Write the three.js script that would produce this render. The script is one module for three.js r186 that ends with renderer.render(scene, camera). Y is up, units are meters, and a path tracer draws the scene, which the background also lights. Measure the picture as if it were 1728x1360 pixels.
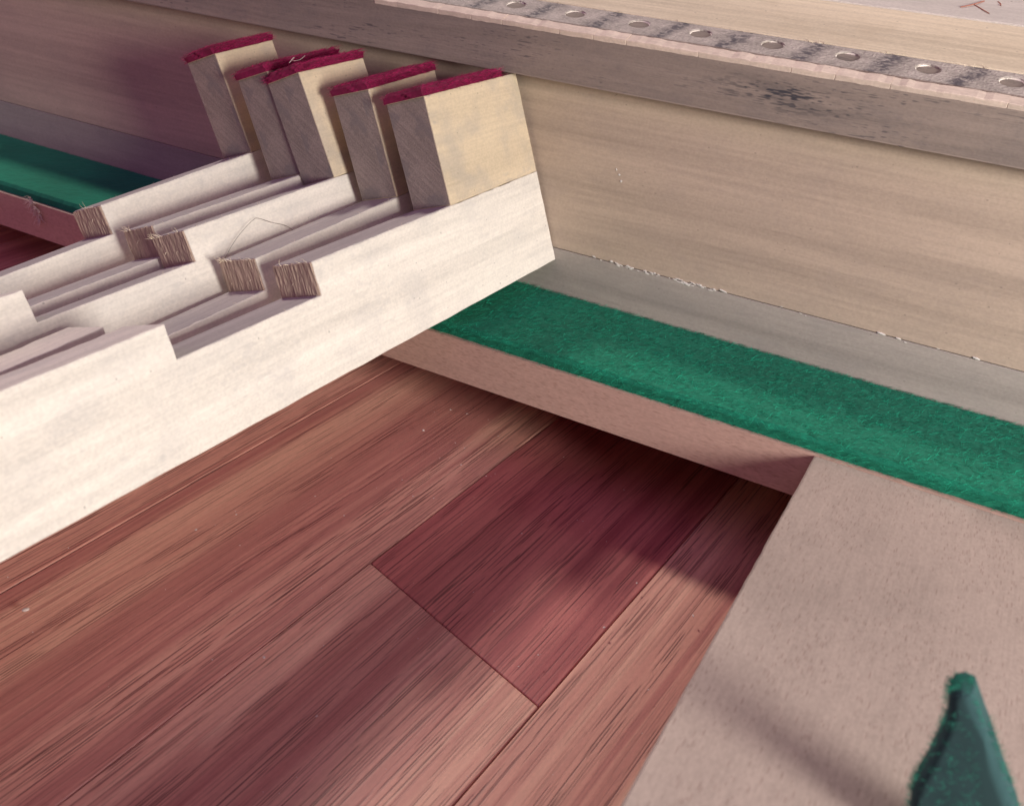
import * as THREE from 'three';
import { RectAreaLightUniformsLib } from 'three/addons/lights/RectAreaLightUniformsLib.js';
import { mergeGeometries } from 'three/addons/utils/BufferGeometryUtils.js';
import { RoundedBoxGeometry } from 'three/addons/geometries/RoundedBoxGeometry.js';

RectAreaLightUniformsLib.init();
const K = 0.001;                                   // all sizes below are in millimetres
const V = (x, y, z) => new THREE.Vector3(x, y, z);
const scene = new THREE.Scene();
scene.background = new THREE.Color(0, 0, 0);

// ---------------------------------------------------------------- camera
const camera = new THREE.PerspectiveCamera(46.05, 1728 / 1360, 0.004, 20);
{
  const fwd = V(-0.3886, -0.45607, -0.80062).normalize(), up = V(-0.29949, 0.88425, -0.35834);
  camera.position.set(19.65 * K, 99.11 * K, 196.3 * K);
  camera.up.copy(up);
  camera.lookAt(camera.position.clone().add(fwd));
}
camera.focus = 0.232;
camera.userData.fStop = 32;

// ---------------------------------------------------------------- lamps and added fill
const renderer = new THREE.WebGLRenderer({ antialias: true });
renderer.toneMapping = THREE.LinearToneMapping;
renderer.toneMappingExposure = 1;
renderer.shadowMap.enabled = true;
function spot(color, intensity, dir, dist, soft, at = [-60, 10, 0]) {
  const l = new THREE.SpotLight(color, intensity, 0, 0.5, 0.4, 2);
  const d = V(...dir).normalize().multiplyScalar(dist), t = V(...at).multiplyScalar(K);
  l.position.copy(t).add(d); l.target.position.copy(t);
  l.castShadow = true; l.shadow.radius = soft; l.shadow.mapSize.set(2048, 2048); l.shadow.camera.near = 0.2;
  scene.add(l, l.target); return l;
}
function fillPanel(color, intensity, pos, w, h) {
  const l = new THREE.RectAreaLight(color, intensity, w, h);
  l.position.set(...pos); l.lookAt(-0.06, 0, 0); scene.add(l); return l;
}
spot(new THREE.Color(1.0, 0.965, 0.9), 1.0, [1, 0.31, 0.48], 0.5, 3.6);        // low light from the right
spot(new THREE.Color(1.0, 0.92, 0.82), 4.3, [-0.76, 1, -0.29], 1.6, 4);      // lamp high on the left
spot(new THREE.Color(1.0, 0.92, 0.86), 0.2, [-0.12, 1, -0.33], 1.6, 4.5);     // lamp overhead, a little behind
fillPanel(new THREE.Color(0.9, 0.5, 0.95), 0.7, [0.3, 1.1, 0.5], 1.2, 1.2);  // added overhead fill, tinted violet to colour the shadows
fillPanel(new THREE.Color(0.85, 0.34, 1.0), 0.5, [-0.8, 0.75, 0.6], 0.6, 0.6);  // added high fill from the left, gives the violet cast
fillPanel(new THREE.Color(0.95, 0.42, 0.9), 1.15, [-0.85, 0.25, 0.55], 0.5, 0.5);  // added low fill from the front left, lifts the left end of the rail

// ---------------------------------------------------------------- noise and textures
function rng(seed) { let s = seed >>> 0; return () => { s = (s + 0x6D2B79F5) >>> 0; let t = s; t = Math.imul(t ^ (t >>> 15), t | 1); t ^= t + Math.imul(t ^ (t >>> 7), t | 61); return ((t ^ (t >>> 14)) >>> 0) / 4294967296; }; }
function hash(x, y, s) { let h = Math.imul(x, 374761393) ^ Math.imul(y, 668265263) ^ Math.imul(s, 2246822519); h = Math.imul(h ^ (h >>> 13), 1274126177); return ((h ^ (h >>> 16)) >>> 0) / 4294967296; }
function vn(x, y, s) {
  const xi = Math.floor(x), yi = Math.floor(y), fx = x - xi, fy = y - yi, u = fx * fx * (3 - 2 * fx), v = fy * fy * (3 - 2 * fy);
  return (hash(xi, yi, s) * (1 - u) + hash(xi + 1, yi, s) * u) * (1 - v) + (hash(xi, yi + 1, s) * (1 - u) + hash(xi + 1, yi + 1, s) * u) * v;
}
const fbm = (x, y, s, o = 4) => { let a = 0, k = 0.5, n = 0; for (let i = 0; i < o; i++) { a += k * vn(x, y, s + i * 17); n += k; x *= 2.03; y *= 2.03; k *= 0.5; } return a / n; };
const cl = (x, a = 0, b = 1) => Math.min(b, Math.max(a, x));
const ss = (a, b, x) => { const t = cl((x - a) / (b - a)); return t * t * (3 - 2 * t); };
const mix3 = (a, b, t) => [a[0] + (b[0] - a[0]) * t, a[1] + (b[1] - a[1]) * t, a[2] + (b[2] - a[2]) * t];
const enc = (x) => { x = cl(x); return 255 * (x <= 0.0031308 ? 12.92 * x : 1.055 * Math.pow(x, 1 / 2.4) - 0.055); };
// fn(u_mm, v_mm) -> { c: linear colour, h: height 0..1 }; the sheet is su x sv millimetres
function sheet(px, py, su, sv, fn) {
  const a = new Uint8Array(px * py * 4), b = new Uint8Array(px * py * 4);
  for (let y = 0; y < py; y++) for (let x = 0; x < px; x++) {
    const r = fn((x + 0.5) / px * su, (y + 0.5) / py * sv), i = 4 * (y * px + x);
    a[i] = enc(r.c[0]); a[i + 1] = enc(r.c[1]); a[i + 2] = enc(r.c[2]); a[i + 3] = 255;
    b[i] = b[i + 1] = b[i + 2] = 255 * cl(r.h); b[i + 3] = 255;
  }
  const mk = (d, srgb) => { const t = new THREE.DataTexture(d, px, py); t.magFilter = THREE.LinearFilter; t.minFilter = THREE.LinearMipmapLinearFilter; t.generateMipmaps = true; t.wrapS = t.wrapT = THREE.RepeatWrapping; if (srgb) t.colorSpace = THREE.SRGBColorSpace; t.needsUpdate = true; return t; };
  return { map: mk(a, true), bump: mk(b, false), su, sv };
}
function mat(s, bumpMM, o = {}) {
  const m = new THREE.MeshPhysicalMaterial({ map: s.map, roughness: 0.7, ...o });
  if (bumpMM) { m.bumpMap = s.bump; m.bumpScale = bumpMM * K; }
  m.userData.sheet = s; return m;
}
// long-pored red oak: grain along u
function oak(seed, light, mid, dark, pore) {
  return sheet(2048, 448, 400, 56, (u, v) => {
    const w = v + 2.6 * (fbm(u / 150, v / 34, seed, 2) - 0.5) + 0.35 * (vn(u / 30, v / 4, seed + 3) - 0.5);
    const ring = fbm(u / 330, w / 5, seed + 5, 2), fine = fbm(u / 110, w / 1.3, seed + 9, 2), fl = vn(u / 9, w / 0.25, seed + 40), gr = vn(u / 0.7, v / 0.3, seed + 41);
    let c = mix3(dark, light, 0.25 + 0.75 * ss(0.3, 0.66, ring)); c = mix3(c, mid, 0.7 * ss(0.45, 0.7, fine));
    const early = ss(0.3, 0.65, vn(u / 500, w / 2.1, seed + 21));
    let po = 0; for (let q = 0; q < 3; q++) { const lane = 0.62 + 0.3 * q, cell = Math.floor(w / lane), L = 26 + 17 * q, uo = u + 400 * hash(cell, q, seed + 60), cu = Math.floor(uo / L), r = hash(cu, cell, seed + 61 + q); if (r < 0.72) { const st = 0.3 * hash(cu, cell, seed + 70 + q), t = (uo / L - cu - st) / (0.35 + 0.35 * hash(cu, cell, seed + 80)); if (t > 0 && t < 1) { const d = Math.abs(w / lane - cell - 0.5 + 0.25 * (hash(cu, cell, seed + 90) - 0.5)) * lane; po = Math.max(po, ss(0.19, 0.07, d) * Math.min(1, 5 * t, 5 * (1 - t)) * (0.35 + 0.65 * hash(cu, cell, seed + 95)) * (0.35 + 0.65 * early)); } } }
    const streak = ss(0.62, 0.82, vn(u / 90, w / 0.95, seed + 57)) * 0.5 * (0.4 + 0.6 * (1 - early));
    c = mix3(c, dark, streak); c = mix3(c, pore, 0.85 * po); const k = 0.9 + 0.12 * fl + 0.1 * gr; c = [c[0] * k, c[1] * k, c[2] * k];
    return { c, h: 0.8 - 0.7 * po - 0.1 * streak + 0.08 * fl };
  });
}
// beech: fine ground with short dark flecks along u
function beech(seed, base, fleck, su = 160, sv = 160, px = 1024, py = 1024, dirt = 0.25) {
  return sheet(px, py, su, sv, (u, v) => {
    const big = fbm(u / 45, v / 14, seed, 3), fine = vn(u / 4.5, v / 0.28, seed + 7), g = vn(u / 0.6, v / 0.35, seed + 8);
    const lane = 0.36, pitch = 3.4, cell = Math.floor(v / lane), uo = u + 91 * hash(cell, 3, seed + 2), cu = Math.floor(uo / pitch), r = hash(cu, cell, seed + 11);
    const fu = uo / pitch - cu, fv = v / lane - cell; let f = 0;
    if (r < 0.12 + 0.4 * ss(0.3, 0.7, fbm(u / 22, v / 12, seed + 50, 2))) { const len = 0.2 + 0.45 * hash(cu, cell, seed + 12), st = hash(cu, cell, seed + 13) * (1 - len), t = (fu - st) / len; if (t > 0 && t < 1) f = Math.sin(Math.PI * t) ** 0.6 * ss(0.5, 0.1, Math.abs(fv - 0.5)) * (0.35 + 0.65 * hash(cu, cell, seed + 14)); }
    let k = 0.9 + 0.16 * (big - 0.5) * 2 * dirt * 2 + 0.1 * (fine - 0.5) + 0.14 * (g - 0.5);
    const d = ss(0.6, 0.85, fbm(u / 18, v / 18, seed + 30, 3)) * dirt; k *= 1 - 0.35 * d;
    let c = [base[0] * k, base[1] * k, base[2] * k]; c = mix3(c, fleck, 0.5 * f);
    return { c, h: 0.7 - 0.55 * f + 0.18 * (fine - 0.5) + 0.2 * (g - 0.5) };
  });
}
// plain close-grained board: grain along u, with greyish handling marks
function plain(seed, base, grey, amt, streak, su, sv, px, py, extra) {
  return sheet(px, py, su, sv, (u, v) => {
    const w = v + 3 * (fbm(u / 80, v / 20, seed, 2) - 0.5);
    const band = fbm(u / 160, w / 4.5, seed + 4, 3), fine = vn(u / 6, w / 0.22, seed + 6), gr = vn(u / 0.45, v / 0.4, seed + 7), mid = vn(u / 30, w / 0.8, seed + 5);
    let k = 1 + streak * (band - 0.5) * 1.6 + streak * 0.5 * (mid - 0.5) + 0.09 * (fine - 0.5) + 0.13 * (gr - 0.5);
    let c = [base[0] * k, base[1] * k, base[2] * k];
    const d = (0.6 * ss(0.42, 0.8, fbm(u / 9, v / 6, seed + 15, 5)) + 0.5 * ss(0.5, 0.75, fbm(u / 2.2, v / 1.1, seed + 16, 3)) * ss(0.45, 0.7, fbm(u / 16, v / 12, seed + 18, 2))) * amt; c = mix3(c, grey, cl(d));
    const sp = hash(Math.floor(u / 0.35), Math.floor(v / 0.3), seed + 77); if (sp > 0.9993) c = mix3(c, [0.1, 0.085, 0.075], 0.4);
    const r = { c, h: 0.6 + 0.35 * (fine - 0.5) + 0.3 * (gr - 0.5) };
    return extra ? extra(u, v, r) : r;
  });
}
const S = {
  key: [plain(11, [0.76, 0.7, 0.615], [0.4, 0.39, 0.39], 0.3, 0.2, 340, 60, 2048, 448), plain(12, [0.74, 0.675, 0.59], [0.4, 0.39, 0.39], 0.26, 0.2, 340, 60, 2048, 448)],
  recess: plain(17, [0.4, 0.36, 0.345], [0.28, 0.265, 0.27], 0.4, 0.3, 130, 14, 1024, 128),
  block: plain(14, [0.6, 0.485, 0.335], [0.3, 0.285, 0.275], 0.6, 0.16, 60, 40, 768, 512),
  panel: plain(21, [0.45, 0.35, 0.27], [0.33, 0.265, 0.225], 0.25, 0.26, 460, 80, 2048, 512),
  sill: plain(22, [0.345, 0.3, 0.265], [0.26, 0.235, 0.22], 0.4, 0.2, 460, 40, 2048, 256),
  beam: plain(23, [0.24, 0.192, 0.158], [0.13, 0.115, 0.115], 0.35, 0.34, 460, 14, 2048, 128, (u, v, r) => {
    const near = Math.exp(-(((u - 313) / 15) ** 2)) * Math.exp(-(((v - 6) / 3) ** 2)), m = ss(0.5, 0.74, vn(u / 1.5, v / 0.24, 91) * 0.6 + 0.4 * fbm(u / 5, v / 1.6, 94, 2)) * near, wide = 0.45 * near * ss(0.35, 0.7, fbm(u / 7, v / 1.5, 95, 3));
    const m2 = ss(0.78, 0.9, vn(u / 2.2, v / 0.2, 92)) * (0.12 + 0.5 * ss(0.45, 0.7, fbm(u / 30, v / 5, 96, 2))); r.c = mix3(r.c, [0.045, 0.043, 0.05], cl(m + wide + m2)); return r;
  }),
  top: plain(24, [0.7, 0.59, 0.43], [0.52, 0.41, 0.28], 0.3, 0.35, 460, 60, 2048, 384),
  back: plain(25, [0.66, 0.6, 0.53], [0.52, 0.47, 0.42], 0.3, 0.14, 460, 60, 2048, 256),
  edge: plain(26, [0.7, 0.57, 0.47], [0.45, 0.36, 0.3], 0.45, 0.12, 60, 20, 512, 128),
  rail: beech(31, [0.5, 0.325, 0.265], [0.2, 0.1, 0.075], 460, 50, 2048, 512, 0.25),
  board: beech(32, [0.405, 0.32, 0.275], [0.16, 0.09, 0.075], 192, 132, 2048, 1408, 0.3),
  sawn: sheet(256, 512, 14, 28, (u, v) => {                // end grain with slanting saw marks
    const d = (u * 0.75 + v * 0.62), n = vn(d / 0.42, (u - v) / 9, 41), g = vn(u / 0.25, v / 0.25, 42), b = fbm(u / 6, v / 9, 43, 3);
    const k = 0.97 + 0.2 * (n - 0.5) + 0.3 * (g - 0.5) + 0.35 * (b - 0.5); let c = [0.285 * k, 0.23 * k, 0.2 * k];
    c = mix3(c, [0.17, 0.15, 0.15], 0.5 * ss(0.55, 0.75, fbm(u / 5, v / 5, 44, 3))); return { c, h: 0.5 + 0.6 * (n - 0.5) + 0.4 * (g - 0.5) };
  }),
  fibre: sheet(256, 256, 14, 9, (u, v) => {                 // torn cross-grain, strands along v
    const n = vn(u / 0.28 + 0.7 * vn(v / 2, u / 2, 55), v / 3.2, 51), g = vn(u / 0.12, v / 0.9, 52), k = 0.8 + 0.32 * n + 0.3 * (g - 0.5);
    return { c: [0.4 * k, 0.29 * k, 0.225 * k], h: 0.2 + 0.7 * n };
  }),
};
const M = {
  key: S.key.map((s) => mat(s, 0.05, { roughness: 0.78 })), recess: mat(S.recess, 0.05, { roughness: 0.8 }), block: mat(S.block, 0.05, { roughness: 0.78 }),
  panel: mat(S.panel, 0.05, { roughness: 0.62 }), sill: mat(S.sill, 0.05, { roughness: 0.65 }), beam: mat(S.beam, 0.08, { roughness: 0.7 }),
  top: mat(S.top, 0.05, { roughness: 0.6 }), back: mat(S.back, 0.05, { roughness: 0.6 }), edge: mat(S.edge, 0.1, { roughness: 0.8 }),
  rail: mat(S.rail, 0.035, { roughness: 0.62 }), board: mat(S.board, 0.025, { roughness: 0.6 }),
  sawn: mat(S.sawn, 0.06, { roughness: 0.9 }), fibre: mat(S.fibre, 0.1, { roughness: 0.9 }),
  redFelt: new THREE.MeshPhysicalMaterial({ vertexColors: true, roughness: 1, sheen: 0.3, sheenRoughness: 0.6, sheenColor: new THREE.Color(0.5, 0.03, 0.1) }),
  greenFelt: new THREE.MeshPhysicalMaterial({ vertexColors: true, roughness: 1, sheen: 0.4, sheenRoughness: 0.6, sheenColor: new THREE.Color(0.05, 0.4, 0.26) }),
  strand: new THREE.MeshStandardMaterial({ color: new THREE.Color(0.78, 0.66, 0.5), roughness: 0.8 }),
  hair: new THREE.MeshStandardMaterial({ color: new THREE.Color(0.13, 0.1, 0.07), roughness: 0.6 }),
  lint: new THREE.MeshStandardMaterial({ color: new THREE.Color(0.72, 0.6, 0.55), roughness: 0.9 }),
  glue: new THREE.MeshPhysicalMaterial({ color: new THREE.Color(0.66, 0.62, 0.57), roughness: 0.35 }),
  thread: new THREE.MeshStandardMaterial({ color: new THREE.Color(0.42, 0.16, 0.11), roughness: 0.9 }),
};

// ---------------------------------------------------------------- geometry helpers
const AX = { x: 0, y: 1, z: 2 };
function boxUV(g, grain, s, off = [0, 0]) {
  g = g.index ? g.toNonIndexed() : g; const keep = g.attributes.normal.array.slice(); g.computeVertexNormals();
  const n = g.attributes.normal, p = g.attributes.position, uv = new Float32Array(p.count * 2), a = AX[grain];
  for (let i = 0; i < p.count; i++) {
    const N = [Math.abs(n.getX(i)), Math.abs(n.getY(i)), Math.abs(n.getZ(i))], d = N.indexOf(Math.max(...N)), P = [p.getX(i), p.getY(i), p.getZ(i)];
    const rest = [0, 1, 2].filter((k) => k !== d), ua = rest.includes(a) ? a : rest[0], va = rest.find((k) => k !== ua);
    uv[2 * i] = P[ua] / s.su + off[0]; uv[2 * i + 1] = P[va] / s.sv + off[1];
  }
  g.setAttribute('uv', new THREE.BufferAttribute(uv, 2)); g.setAttribute('normal', new THREE.BufferAttribute(keep, 3)); return g;
}
const names = {};
function numbered(n) { const k = names[n] = (names[n] ?? -1) + 1; return k ? `${n}_${String(k).padStart(3, '0')}` : n; }
function mesh(name, g, m, parent) {
  g.scale(K, K, K); const o = new THREE.Mesh(g, m); o.name = name; o.castShadow = o.receiveShadow = true;
  (parent ?? scene).add(o); return o;
}
function tag(o, label, category, group, kind) { if (label) o.userData.label = label; if (category) o.userData.category = category; if (group) o.userData.group = group; if (kind) o.userData.kind = kind; return o; }
function group(name, pos = [0, 0, 0]) { const o = new THREE.Group(); o.name = numbered(name); o.position.set(pos[0] * K, pos[1] * K, pos[2] * K); scene.add(o); return o; }
function slab(x0, x1, y0, y1, z0, z1, r = 0.4, skew = 0) { const g = new RoundedBoxGeometry(x1 - x0, y1 - y0, z1 - z0, 2, Math.min(r, (x1 - x0) / 2.1, (y1 - y0) / 2.1, (z1 - z0) / 2.1)); g.translate((x0 + x1) / 2, (y0 + y1) / 2, (z0 + z1) / 2); if (skew) { const p = g.attributes.position; for (let i = 0; i < p.count; i++) p.setX(i, p.getX(i) + skew * p.getZ(i)); } return g; }
// outline with small irregularities, extruded along +z over depth
function cutout(pts, depth, bevel, seed, jit = 0.07, step = 2.2) {
  const R = rng(seed), out = [];
  pts.forEach((a, i) => { const b = pts[(i + 1) % pts.length], L = Math.hypot(b[0] - a[0], b[1] - a[1]), n = Math.max(1, Math.min(60, Math.round(L / step))), nx = -(b[1] - a[1]) / L, ny = (b[0] - a[0]) / L;
    for (let k = 0; k < n; k++) { const t = k / n, j = k ? (R() - 0.5) * 2 * jit : 0; out.push(new THREE.Vector2(a[0] + (b[0] - a[0]) * t + nx * j, a[1] + (b[1] - a[1]) * t + ny * j)); } });
  const g = new THREE.ExtrudeGeometry(new THREE.Shape(out), { depth: depth - 2 * bevel, bevelEnabled: bevel > 0, bevelThickness: bevel, bevelSize: bevel, bevelOffset: -bevel, bevelSegments: 2, curveSegments: 4 });
  g.translate(0, 0, bevel); return g;
}
// fine hairs as thin three-sided blades; list of polylines
function strands(list, r) {
  const pos = [], nor = [];
  for (const { p, w = r } of list) {
    for (let i = 0; i < p.length - 1; i++) {
      const a = p[i], b = p[i + 1], d = b.clone().sub(a).normalize(), s = Math.abs(d.y) < 0.9 ? V(0, 1, 0) : V(1, 0, 0), e = d.clone().cross(s).normalize(), f = e.clone().cross(d).normalize();
      const wa = w * (1 - 0.75 * i / (p.length - 1)), wb = w * (1 - 0.75 * (i + 1) / (p.length - 1));
      for (let k = 0; k < 3; k++) {
        const q = (k2) => { const t = 2.0944 * k2; return e.clone().multiplyScalar(Math.cos(t)).addScaledVector(f, Math.sin(t)); }, n0 = q(k), n1 = q(k + 1);
        const A = a.clone().addScaledVector(n0, wa), B = a.clone().addScaledVector(n1, wa), C = b.clone().addScaledVector(n0, wb), D = b.clone().addScaledVector(n1, wb);
        for (const [v, n] of [[A, n0], [C, n0], [B, n1], [B, n1], [C, n0], [D, n1]]) { pos.push(v.x, v.y, v.z); nor.push(n.x, n.y, n.z); }
      }
    }
  }
  const g = new THREE.BufferGeometry(); g.setAttribute('position', new THREE.Float32BufferAttribute(pos, 3)); g.setAttribute('normal', new THREE.Float32BufferAttribute(nor, 3)); g.setAttribute('uv', new THREE.Float32BufferAttribute(new Float32Array(pos.length / 3 * 2), 2)); return g;
}
function paint(g, fn) { const p = g.attributes.position, c = new Float32Array(p.count * 3); for (let i = 0; i < p.count; i++) c.set(fn(p.getX(i), p.getY(i), p.getZ(i), i), 3 * i); g.setAttribute('color', new THREE.BufferAttribute(c, 3)); return g; }
// a felt strip x0..x1, y0..y1 (thickness), z0..z1 with an uneven nap and single fibres standing off it
function felt(x0, x1, y0, y1, z0, z1, o) {
  const R = rng(o.seed), nx = Math.max(6, Math.round((x1 - x0) / o.cell)), nz = Math.max(6, Math.round((z1 - z0) / o.cell));
  let g = new THREE.BoxGeometry(x1 - x0, y1 - y0, z1 - z0, nx, 3, nz); g.translate((x0 + x1) / 2, (y0 + y1) / 2, (z0 + z1) / 2);
  const p = g.attributes.position, h = y1 - y0;
  for (let i = 0; i < p.count; i++) {
    let x = p.getX(i), y = p.getY(i), z = p.getZ(i); const t = (y - y0) / h;
    const edge = Math.min(x - x0, x1 - x, z - z0, z1 - z), n = fbm(x / 2.3, z / 2.3, o.seed, 3) - 0.5, n2 = vn(x / 0.5, z / 0.5, o.seed + 4) - 0.5;
    if (t > 0.99) y += n * 0.5 * o.rough + n2 * 0.18 * o.rough - 0.35 * h * (1 - ss(0, 0.8, edge));
    if (edge < 0.01) { const q = (vn(x / 1.3, z / 1.3 + y, o.seed + 8) - 0.5) * 0.5 * o.rough; if (x - x0 < 0.01) x += q; if (x1 - x < 0.01) x += q; if (z - z0 < 0.01) z += q; if (z1 - z < 0.01) z += q; }
    p.setXYZ(i, x, y, z);
  }
  g = g.toNonIndexed(); g.computeVertexNormals();
  g = paint(g, (x, y, z) => { const k = 0.95 + 0.35 * (fbm(x / 0.9, z / 0.9, o.seed + 20, 3) - 0.5) + 0.35 * (fbm(x / 14, z / 14, o.seed + 25, 2) - 0.5); return [o.c[0] * k, o.c[1] * k, o.c[2] * k]; });
  const list = [], cols = [];
  for (let i = 0; i < o.hairs; i++) {
    const side = R() < o.sides, x = o.hx ? o.hx[0] + R() * (o.hx[1] - o.hx[0]) : x0 + R() * (x1 - x0); let z = z0 + R() * (z1 - z0), y = y1 - 0.05;
    let a = o.lean + (R() - 0.5) * 2.6, up = 0.1 + 0.5 * R() ** 2, d = V(Math.cos(a), up, Math.sin(a));
    if (side) { const fr = R() < 0.5; z = fr ? z1 : z0; y = y0 + R() * h; d = V((R() - 0.5) * 1.6, 0.5 * R() - 0.1, fr ? 0.7 : -0.7); }
    d.normalize(); const L = o.len * (0.4 + 1.1 * R()), q = [V(x, y, z)], bend = V(R() - 0.5, -0.55 * R(), R() - 0.5).multiplyScalar(0.9);
    for (let k = 1; k <= 3; k++) { d.addScaledVector(bend, 0.33).normalize(); const e = q[k - 1].clone().addScaledVector(d, L / 3); if (!side && e.y < y1 - 0.1) e.y = y1 - 0.1; q.push(e); }
    list.push({ p: q, w: o.thick * (0.7 + 0.6 * R()) }); cols.push(0.5 + 2.6 * R() ** 4);
  }
  let hg = strands(list, o.thick); const per = 3 * 3 * 6; hg = paint(hg, (x, y, z, i) => { const k = cols[Math.floor(i / per)]; return [o.hc[0] * k, o.hc[1] * k, o.hc[2] * k]; });
  return mergeGeometries([g, hg]);
}

// ---------------------------------------------------------------- floor: oak strips, each a piece of its own
const floorO = V(-84.4, -38.6, 47.8);                                     // end joint of the red strip, its left corner
{
  const n = V(0.03, 0.99, 0.1).normalize(), g = V(0.1, 0, -0.985); g.addScaledVector(n, -g.dot(n)).normalize(); const e = g.clone().cross(n).normalize();
  const f = group('floor'); tag(f, 'varnished red oak strip floor under the key bed', null, null, 'structure');
  f.matrixAutoUpdate = true; f.quaternion.setFromRotationMatrix(new THREE.Matrix4().makeBasis(g, n, e)); f.position.copy(floorO).multiplyScalar(K);
  const lightT = [oak(101, [0.78, 0.425, 0.315], [0.68, 0.325, 0.25], [0.45, 0.155, 0.14], [0.12, 0.036, 0.036]), oak(202, [0.82, 0.47, 0.345], [0.71, 0.355, 0.27], [0.48, 0.17, 0.15], [0.12, 0.038, 0.037]), oak(303, [0.72, 0.375, 0.28], [0.62, 0.29, 0.225], [0.41, 0.14, 0.125], [0.11, 0.033, 0.033])];
  const redT = oak(404, [0.62, 0.22, 0.19], [0.54, 0.175, 0.16], [0.38, 0.095, 0.1], [0.11, 0.026, 0.03]);
  const ms = [...lightT, redT].map((s) => mat(s, 0.09, { roughness: 0.5, clearcoat: 0.25, clearcoatRoughness: 0.35 }));
  const W = 54.2, R = rng(7);
  const strip = (row, a, b, mi) => { const g2 = boxUV(slab(a + 0.12, b - 0.12, -8, (R() - 0.5) * 0.2, row * W + 0.09, (row + 1) * W - 0.09, 0.4, row === 0 ? -0.174 : 0), 'x', ms[mi].userData.sheet, [R(), 0]); return mesh('plank', g2, ms[mi], f); };
  tag(strip(0, 0, 380, 3), 'dark red plank with a square end joint');
  strip(0, -260, 0, 1);
  const cuts = { '-5': [-400, 60, 500], '-4': [-300, 210, 600], '-3': [-420, -70, 420], '-2': [-260, 190, 520], '-1': [-330, 330], 1: [-210, 260], 2: [-300, 40, 380], 3: [-200, 180, 420] };
  let m = 0; for (const [row, c] of Object.entries(cuts)) for (let i = 0; i < c.length - 1; i++) strip(+row, c[i], c[i + 1], row === '-1' ? 0 : row === '1' ? 1 : [2, 0, 1][m++ % 3]);
}

// ---------------------------------------------------------------- key bed: rails, boards, felt
const bed = group('piano_key_bed', [0, -11.7, 0]);
tag(bed, 'wooden piano key bed with a green felt strip, drilled top rail and broad cross board', 'key bed');
const B = (name, g, m, grain, off) => { g = grain ? boxUV(g, grain, m.userData.sheet, off) : g; g.translate(0, 11.7, 0); return mesh(name, g, m, bed); };
B('rail', cutoutX([[0, -11.7], [0, 0], [-42.3, 0], [-42.3, -11.7]], -345, 110, 0.4, 61), M.rail, 'x', [345 / 460, 0.3]);
{ const g = cutout([[0, 0.12], [130, 0.12], [130, 190], [0, 190]], 12.1, 0.45, 77, 0.08, 3); g.rotateX(Math.PI / 2); g.translate(0, -0.12, 0); B('cross_board', g, M.board, 'z'); }
B('lower_panel', slab(-345, 110, -11.5, 15.9, -56, -42.5, 0.22), M.sill, 'x', [345 / 460, 0.35]);
B('upper_panel', slab(-345, 110, 16.03, 71, -56, -42.62, 0.2), M.panel, 'x', [345 / 460, -0.1]);
function cutoutX(zy, x0, x1, bevel, seed, jit = 0.05) {                        // section in (z, y), extruded along x
  const g = cutout(zy.map(([z, y]) => [z, y]), x1 - x0, bevel, seed, jit, 6); g.rotateY(Math.PI / 2);   // shape x -> -z, depth z -> x
  g.scale(1, 1, -1); const ix = g.index; g.translate(x0, 0, 0);
  const p = g.attributes.position, n = g.attributes.normal; if (!ix) for (let i = 0; i < p.count; i += 3) for (const a of [p, n, g.attributes.uv]) for (let k = 0; k < a.itemSize; k++) { const t = a.array[(i + 1) * a.itemSize + k]; a.array[(i + 1) * a.itemSize + k] = a.array[(i + 2) * a.itemSize + k]; a.array[(i + 2) * a.itemSize + k] = t; }
  g.computeVertexNormals(); return g;
}
const sl = 0.35, sa = Math.atan(sl), yt = 74.1, zt = -37;
B('top_rail', cutoutX([[-37, 61.7], [-37, 73.95], [-49.7, 73.95 + 4.2], [-49.7, 61.7]], -345, 110, 0.5, 63), M.beam, 'x', [345 / 460, -62 / 14]);
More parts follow.
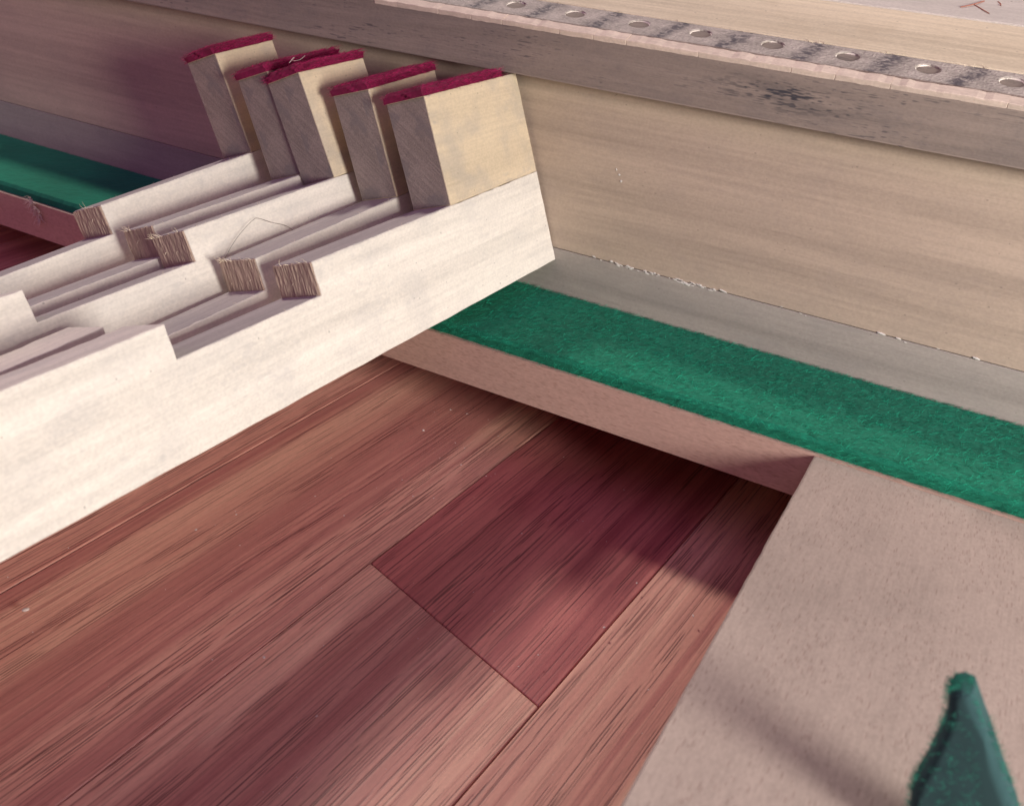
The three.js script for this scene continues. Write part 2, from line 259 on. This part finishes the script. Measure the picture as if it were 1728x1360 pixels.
// everything on the sloping top lies in a tilted frame: x along the rail, y off the slope, z down it towards the front
function sloped(g) { g.rotateX(sa); g.translate(0, yt, zt); return g; }
{
  const R = rng(88); let x = -150;                                            // pale edging, broken into short lengths
  while (x < 60) { const L = 9 + 16 * R() ** 1.5, jy = (R() - 0.5) * 0.12; const g = cutout([[0.05, 0], [L - 0.02, 0], [L + 0.03 * R(), 1.5 + jy * 0.4], [0.0, 1.45]], 3.6, 0.16, 700 + Math.floor(x + 200), 0.16, 1.6); g.translate(x, -1.0 + jy, -3.3 + jy * 0.5); const gg = boxUV(g, 'x', S.edge, [R(), R()]); B('edge_strip', sloped(gg), M.edge); x += L; }
}
const holesX = [-146, -128.3, -110.6, -92.8, -74.7, -58.2, -39.9, -22.1, -4.1, 13.6, 31.4, 49];
{
  const sh = new THREE.Shape([[-345, 0], [110, 0], [110, 11.6], [-345, 11.6]].map((p) => new THREE.Vector2(...p)));
  for (const hx of holesX) { const h = new THREE.Path(); h.absellipse(hx, 7.0, 2.75, 2.43, 0, Math.PI * 2, true); sh.holes.push(h); }
  let g = new THREE.ExtrudeGeometry(sh, { depth: 0.9, bevelEnabled: true, bevelThickness: 0.25, bevelSize: 0.25, bevelOffset: -0.25, bevelSegments: 2, curveSegments: 20 });
  g.rotateX(-Math.PI / 2); g.translate(0, -0.95, -3.5);                        // shape y -> -z
  const tex = sheet(2048, 128, 240, 12, (u, v) => {                           // worn grey leather with dark rub marks between the holes
    const x = u - 160, n = fbm(u / 3, v / 2, 71, 4), g2 = vn(u / 0.4, v / 0.35, 72); let k = 0.85 + 0.5 * (n - 0.5) + 0.3 * (g2 - 0.5), c = [0.5 * k, 0.435 * k, 0.385 * k], h = 0.6 + 0.5 * (g2 - 0.5) + 0.3 * (n - 0.5);
    for (let i = 0; i < holesX.length; i++) { const cx = holesX[i] + 9 + (v - 6) * 0.35 + 1.6 * (fbm(i * 3, v / 3, 73, 2) - 0.5), d = Math.abs(x - cx) / (2.6 + 1.5 * hash(i, 1, 74)), r = ss(1.25, 0.1, d) * (0.35 + 0.65 * ss(0.34, 0.64, fbm(u / 0.9, v / 0.7, 75, 3))); c = mix3(c, [0.06, 0.052, 0.07], 0.85 * r); h -= 0.5 * r * vn(u / 0.6, v / 0.6, 76); }
    c = mix3(c, [0.16, 0.09, 0.06], 0.7 * ss(1.3, 0.4, v) ); return { c, h };
  });
  const m = mat(tex, 0.35, { roughness: 0.62 });
  g = boxUV(g, 'x', tex, [160 / 240, 0]); { const uv = g.attributes.uv, p = g.attributes.position; for (let i = 0; i < p.count; i++) uv.setY(i, (-p.getZ(i) - 3.5) / 12); }
  const strip = B('hole_strip', sloped(g), m);
  const cup = new THREE.LatheGeometry([[0, -8], [1.7, -8], [1.75, -2.6], [2.2, -1.3], [2.75, -0.2], [3.15, 0.07], [3.2, -0.1]].map((p) => new THREE.Vector2(...p)), 20);
  const pale = new THREE.MeshPhysicalMaterial({ vertexColors: true, roughness: 0.5, side: THREE.DoubleSide });
  paint(cup, (x, y) => (y > -1.0 ? [0.88, 0.79, 0.7] : y > -2 ? [0.62, 0.45, 0.33] : [0.24, 0.12, 0.075]));  // pale raw rim; browner inside, painting in the shade of the bore
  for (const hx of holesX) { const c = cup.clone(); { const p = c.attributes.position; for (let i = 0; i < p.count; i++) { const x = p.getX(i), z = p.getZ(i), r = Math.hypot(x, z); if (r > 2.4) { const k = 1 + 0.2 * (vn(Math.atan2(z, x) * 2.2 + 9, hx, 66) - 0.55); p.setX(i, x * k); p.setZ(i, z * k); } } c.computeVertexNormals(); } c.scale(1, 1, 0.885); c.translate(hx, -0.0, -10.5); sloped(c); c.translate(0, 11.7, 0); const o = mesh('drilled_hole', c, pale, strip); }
  // raised fibres torn up along the strip
  const list = []; for (let i = 0; i < 46; i++) { const k = Math.floor(R0() * holesX.length), x = holesX[k] + 9 + (R0() - 0.5) * 5, z = -14.9 + (R0() - 0.5) * 0.8, q = [V(x, 0, z)]; let d = V(R0() - 0.5, 0.9 * R0() + 0.2, 0.6 * (R0() - 0.5)); for (let j = 1; j < 4; j++) { d.add(V((R0() - 0.5) * 0.8, -0.25, (R0() - 0.5) * 0.5)).normalize(); q.push(q[j - 1].clone().addScaledVector(d, 0.5)); } list.push({ p: q, w: 0.09 }); }
  B('torn_fibres', sloped(strands(list, 0.09)), M.strand).userData.kind = 'stuff';
}
function R0() { R0.r ??= rng(4711); return R0.r(); }
B('top_board', sloped(boxUV(slab(-345, 110, -9, 0.35, -39.85, -15.2, 0.35), 'x', S.top, [345 / 460, 0.8])), M.top);
B('back_board', sloped(boxUV(slab(-345, 110, -9, 0.6, -95, -40, 0.35), 'x', S.back, [345 / 460, 0.1])), M.back);
// squeezed-out glue crumbs along the seam of the back panel
{
  const parts = [], R = rng(99); for (let i = 0; i < 60; i++) { const x = R() < 0.7 ? -74 + 34 * R() : -80 + 110 * R(), g = new THREE.IcosahedronGeometry(0.14 + 0.3 * R() ** 2, 1); g.scale(1 + 2.8 * R(), 0.6 + 0.5 * R(), 0.5); g.rotateZ((R() - 0.5) * 0.5 - 0.06); g.translate(x, 15.97 + (R() - 0.5) * 0.8, -42.45); parts.push(g); }
  B('dried_glue', mergeGeometries(parts), M.glue).userData.kind = 'stuff';
}
// green felt strip on the rail
B('felt_strip', felt(-345, 110, 0.02, 3.2, -42.2, -1.3, { seed: 5, cell: 0.7, rough: 0.45, c: [0.003, 0.17, 0.098], hc: [0.006, 0.225, 0.13], hairs: 52000, hx: [-140, 62], len: 1.7, thick: 0.03, lean: -0.35, sides: 0.12 }), M.greenFelt);

// ---------------------------------------------------------------- five piano keys
const KW = 12.5, HB = [26.5, 27.4, 27.4, 27.4, 27.4], HS = 7.3, HU = 6.84, HK = 25.4;
const keyData = [
  { l: [0.0762, 0.0687, -0.9947], h: [-0.3397, 0.9397, 0.0389], n: [0.9374, 0.335, 0.0949], t: [-99.21, 33.82, -1.65], lt: 40.0, l1: 48.8, l2: 37.8, fl: 33, label: 'rightmost of the five pale piano keys, its whole broad side in bright light' },
  { l: [0.0535, 0.0984, -0.9937], h: [-0.3143, 0.9462, 0.0768], n: [0.9478, 0.3083, 0.0816], t: [-118.03, 31.05, -5.65], lt: 28.0, l1: 50.4, l2: 39.8, fl: 28, label: 'second piano key from the right, splintered strands curling above its torn step' },
  { l: [0.0719, 0.0883, -0.9935], h: [-0.3983, 0.9158, 0.0526], n: [0.9144, 0.3919, 0.101], t: [-136.4, 32.81, -3.14], lt: 25.0, l1: 49.9, l2: 39.7, fl: 25, label: 'middle piano key of the five, crossed by a long loose hair' },
  { l: [0.0828, 0.103, -0.9912], h: [-0.3547, 0.9326, 0.0672], n: [0.9313, 0.346, 0.1138], t: [-149.38, 30.61, -4.99], lt: 28.0, l1: 48.6, l2: 62.0, fl: 28, label: 'fourth piano key from the right, a narrow lit strip half hidden behind the middle one' },
  { l: [0.0407, 0.1156, -0.9925], h: [-0.3617, 0.9276, 0.0933], n: [0.9314, 0.3552, 0.0796], t: [-171.09, 31.7, -9.59], lt: 22.3, l1: 51.2, l2: 75.0, fl: 22.3, label: 'leftmost piano key, farthest from the cross board and nearest the dark end' },
];
function tornFace(seed) {                                                     // rough cross-cut step, strands running down it
  const g = new THREE.BoxGeometry(0.5, HS - 0.1, KW - 0.5, 1, 18, 34), p = g.attributes.position;
  for (let i = 0; i < p.count; i++) { const x = p.getX(i), y = p.getY(i), z = p.getZ(i); if (x < 0) { const n = vn(z / 0.34 + 0.7 * vn(y / 2, z, seed + 2), y / 2.6, seed), m = vn(z / 0.2, y / 0.9, seed + 1); p.setX(i, x - 0.26 * n - 0.12 * m + 0.15); } if (y > 3.4) p.setY(i, y + 0.5 * (vn(z / 0.4, 1.3, seed + 3) - 0.5)); }
  const q = g.toNonIndexed(); q.computeVertexNormals(); return q;
}
keyData.forEach((k, i) => {
  const o = group('piano_key', k.t); tag(o, k.label, 'piano key', 'piano keys leaning side by side on the green felt');
  o.quaternion.setFromRotationMatrix(new THREE.Matrix4().makeBasis(V(...k.l).normalize(), V(...k.h).normalize(), V(...k.n).normalize()));
  const hb = HB[i], end = -k.l1 - k.l2 - 150, R = rng(900 + i), km = M.key[i % 2];
  const bodyG = cutout([[end, -HK], [k.lt, -HK], [k.lt, -0.04], [-k.l1, -0.04], [-k.l1, -HS], [-k.l1 - k.l2, -HS], [-k.l1 - k.l2, HU - HS], [end, HU - HS]], KW, 0.26, 500 + i, 0.09, 2.0); bodyG.translate(0, 0, -KW);
  mesh('key_body', boxUV(bodyG, 'x', km.userData.sheet, [290 / 340 - 0.02 * i, 0.45]), km, o);
  const bl = cutout([[0, 0.03], [k.lt - 0.1, 0.03], [k.lt - 0.15, hb], [0, hb]], KW - 0.05, 0.2, 600 + i, 0.05, 2); bl.translate(0, 0, -KW + 0.05);
  mesh('end_block', boxUV(bl, 'x', S.block, [0.05 + 0.04 * i, 0.05]), M.block, o);
  const sw = new THREE.BoxGeometry(0.12, hb - 0.5, KW - 0.5); sw.translate(-0.06, hb / 2 + 0.05, -KW / 2);
  { const uv = sw.attributes.uv; for (let a = 0; a < uv.count; a++) uv.setXY(a, uv.getX(a) * 0.9 + 0.3 * i, uv.getY(a)); }
  mesh('sawn_end', sw, M.sawn, o);
  const tf = tornFace(30 + i * 7); tf.translate(-k.l1 - 0.12, -HS / 2 - 0.05, -KW / 2);
  { const p = tf.attributes.position, uv = tf.attributes.uv; for (let a = 0; a < p.count; a++) uv.setXY(a, p.getZ(a) / 14 + i * 0.37, p.getY(a) / 9); }
  mesh('torn_step', tf, M.fibre, o);
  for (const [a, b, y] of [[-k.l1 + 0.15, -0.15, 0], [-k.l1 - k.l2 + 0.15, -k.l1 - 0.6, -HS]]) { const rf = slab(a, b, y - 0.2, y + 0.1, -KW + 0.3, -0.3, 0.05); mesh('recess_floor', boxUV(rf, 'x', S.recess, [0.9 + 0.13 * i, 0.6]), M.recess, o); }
  const list = [], cnt = [5, 22, 20, 12, 4][i];                              // frayed strands at the torn step
  for (let a = 0; a < cnt; a++) { const top = R() < 0.82, q = [V(-k.l1 - 0.2 - 0.3 * R(), top ? 0.1 - 0.3 * R() : -HS * R(), -KW * (0.05 + 0.9 * R()))]; if (top && i > 0 && i < 4 && R() < 0.6) q[0].z = -KW * (0.75 + 0.25 * R()); let d = V(top ? -0.3 - 0.5 * R() : -0.8, top ? 0.25 + 1.1 * R() : -0.6, (R() - 0.5) * 1.2); for (let j = 1; j < 5; j++) { d.add(V((R() - 0.5) * 0.7, (R() - 0.55) * 0.7, (R() - 0.5) * 0.7)).normalize(); q.push(q[j - 1].clone().addScaledVector(d, (0.2 + 0.4 * R()) * (top ? 1.1 : 0.6))); } list.push({ p: q, w: 0.05 + 0.08 * R() ** 2 }); }
  for (let a = 0; a < 14; a++) { const x = -k.l1 + (R() - 0.2) * 60, q = [V(x, -0.1, R() < 0.5 ? -0.1 : -KW + 0.1)]; if (x < -k.l1) q[0].y = -HS; if (x > 0) continue; let d = V(R() - 0.5, 0.5 * R() + 0.2, R() - 0.5); for (let j = 1; j < 4; j++) { d.add(V((R() - 0.5) * 0.6, (R() - 0.5) * 0.6, (R() - 0.5) * 0.6)).normalize(); q.push(q[j - 1].clone().addScaledVector(d, 0.3)); } list.push({ p: q, w: 0.04 }); }
  mesh('frayed_strands', strands(list, 0.08), M.strand, o).userData.kind = 'stuff';
  const fg = felt(-0.7, k.fl, hb, hb + 2.2, -KW + 0.1, 0.1, { seed: 40 + i * 3, cell: 0.4, rough: 1.9, c: [0.19, 0.003, 0.046], hc: [0.34, 0.007, 0.085], hairs: 3600, len: 1.5, thick: 0.03, lean: 0.5 * i, sides: 0.45 });
  mesh('felt_pad', fg, M.redFelt, o);
});

// ---------------------------------------------------------------- tapered felt piece standing on the cross board
{
  const o = group('felt_wedge', [36, -0.1, 96]); tag(o, 'dark green tapered felt wedge standing on the cross board', 'felt wedge');
  const sh = new THREE.Shape(); const P = [[-3.2, 0], [-3.7, 4], [-4.5, 8.6], [-4.55, 10.6], [-4.3, 13.2], [-4.1, 19.3], [-4.2, 21.8], [-4.9, 24.6], [-4.75, 25.6], [-3.9, 26.3], [-2.6, 26.3], [-1.3, 24.2], [0.1, 22], [2.9, 17.6], [6.1, 12.7], [8.6, 8], [11, 0]];
  sh.setFromPoints(P.map((p) => new THREE.Vector2(...p)));
  let g = new THREE.ExtrudeGeometry(sh, { depth: 1.6, bevelEnabled: true, bevelThickness: 1.5, bevelSize: 1.3, bevelOffset: -1.3, bevelSegments: 6, steps: 2 }); g.translate(0, 0, -2);
  g = paint(g.toNonIndexed ? (g.index ? g.toNonIndexed() : g) : g, (x, y, z) => { const k = 0.8 + 0.5 * fbm(x / 1.5, y / 1.5 + z, 801, 3); return [0.02 * k, 0.058 * k, 0.06 * k]; });
  const R = rng(33), list = []; for (let i = 0; i < 1400; i++) { const s = R() < 0.6, a = Math.floor(R() * (P.length - 1)), t = R(), e = P[a], f = P[a + 1], x = s ? e[0] + (f[0] - e[0]) * t : -4 + 12 * R(), y = s ? e[1] + (f[1] - e[1]) * t : 24 * R(); if (!s && x > 8 - y * 0.4) continue; const q = [V(x, y, s ? -2 + 3 * R() : 1.7)]; let d = s ? V(x > 0 ? 0.8 : -0.8, 0.3, R() - 0.5) : V(R() - 0.5, R() - 0.4, 0.5); for (let j = 1; j < 4; j++) { d.add(V((R() - 0.5) * 0.9, (R() - 0.5) * 0.9, (R() - 0.5) * 0.5)).normalize(); q.push(q[j - 1].clone().addScaledVector(d, 0.28)); } list.push({ p: q, w: 0.035 }); }
  const hg = paint(strands(list, 0.035), () => [0.02, 0.24, 0.16]);
  mesh('felt_body', mergeGeometries([g, hg]), M.greenFelt, o); 
}

// ---------------------------------------------------------------- loose hairs, lint and dust
function tube(pts, r, seg = 40) { return new THREE.TubeGeometry(new THREE.CatmullRomCurve3(pts.map((p) => V(...p))), seg, r, 5); }
function onKey(i, l, h, n) { const k = keyData[i]; return [0, 1, 2].map((a) => k.t[a] + k.l[a] * l + k.h[a] * h + k.n[a] * n); }
{
  const h = tube([onKey(2, -43, -9.3, 0.6), onKey(2, -40.6, -7.2, 1.2), onKey(2, -37.4, -5.3, 1.4), onKey(2, -33.6, -3.6, 1.5), onKey(2, -31.2, -2.85, 1.5), onKey(2, -30.2, -2.85, 1.4), onKey(2, -26.3, -4.9, 1.0), onKey(2, -21.8, -7.1, 0.6), onKey(2, -19.2, -9.6, 0.3)], 0.05, 60); tag(mesh('loose_hair', h, M.hair), 'long thin dark hair bent across the lit side of the middle piano key', 'hair');
}
{
  const R = rng(15), list = []; for (let i = 0; i < 60; i++) { const t = R(), q = [V(-257.2 + 3.4 * t + (R() - 0.5) * 1.6, 1.6 - 6.6 * t + (R() - 0.5) * 1.2, 0.3 + 0.5 * R())]; let d = V(0.3, -0.6, 0.2); for (let j = 1; j < 5; j++) { d.add(V((R() - 0.5) * 1.6, (R() - 0.5) * 1.6, (R() - 0.4) * 0.8)).normalize(); q.push(q[j - 1].clone().addScaledVector(d, 0.7)); } list.push({ p: q, w: 0.13 }); }
  tag(mesh('lint_tuft', strands(list, 0.1), M.lint), 'small pale lint tuft caught on the rail edge at the far left', 'lint');
  tag(mesh('thread', mergeGeometries([tube([[-4, 89.9, -79.8], [-1.8, 90.7, -81.8], [0.5, 91.8, -85.4]], 0.13), tube([[-1.3, 90.8, -82.4], [0.8, 90.1, -80.4], [2.9, 89.4, -78.2]], 0.11), tube([[3.6, 92, -86.2], [4.4, 91.6, -84.9], [4.5, 91.3, -83.7]], 0.13)]), M.thread), 'thin reddish thread lying on the pale board behind the drilled strip', 'thread');
  tag(mesh('felt_curl', tube([onKey(2, -0.6, 30.2, -1.5), onKey(2, 0.6, 31.0, -1.0), onKey(2, 2.6, 31.3, -2.4), onKey(2, 4.4, 30.9, -5.2), onKey(2, 5.8, 30.7, -4.2), onKey(2, 6.4, 31.2, -2.4)], 0.06, 30), M.lint), 'pale curled fibre lying on the red felt of the middle piano key', 'fibre');
  const chips = [[-73.2, 41.5], [-72.2, 40.3], [-71.4, 38.7]].map(([x, y], i) => { const g = new THREE.IcosahedronGeometry(0.22, 1); g.scale(0.8 + 0.4 * i, 1.6, 0.5); g.rotateZ(0.5 + i); g.translate(x, y, -42.5); return g; });
  tag(mesh('paint_fleck', mergeGeometries(chips), M.glue), 'tiny white flecks stuck on the upper back panel beside the rightmost key', 'fleck');
  const dust = [], F = [[-102.3, -30.7, -0.6, 0.42], [-101.7, -29.4, -13.7, 0.2], [-133.4, -40.1, 101.8, 0.55], [-123, -36.6, 64.1, 0.22], [-83.9, -39.9, 84.6, 0.3], [-13.2, -35.9, 23.9, 0.28], [-28, -35.2, 21.5, 0.24], [-28.6, -36.9, 38.3, 0.3]];
  for (let i = 0; i < 130; i++) { const x = -150 + 150 * R(), z = -20 + 140 * R(); F.push([x, -35 - (0.03 * x + 0.1 * (z - 11)) / 0.99, z, 0.06 + 0.12 * R() ** 2]); }
  for (const [x, y, z, r] of F) { const g = new THREE.IcosahedronGeometry(r, 1); g.scale(0.7 + 1.2 * R(), 0.5, 0.7 + 0.8 * R()); g.rotateY(6 * R()); g.translate(x, y + 0.15, z); dust.push(g); }
  tag(mesh('dust', mergeGeometries(dust), M.lint), 'specks of pale dust and lint on the oak floor', 'dust', null, 'stuff');
}
renderer.render(scene, camera);
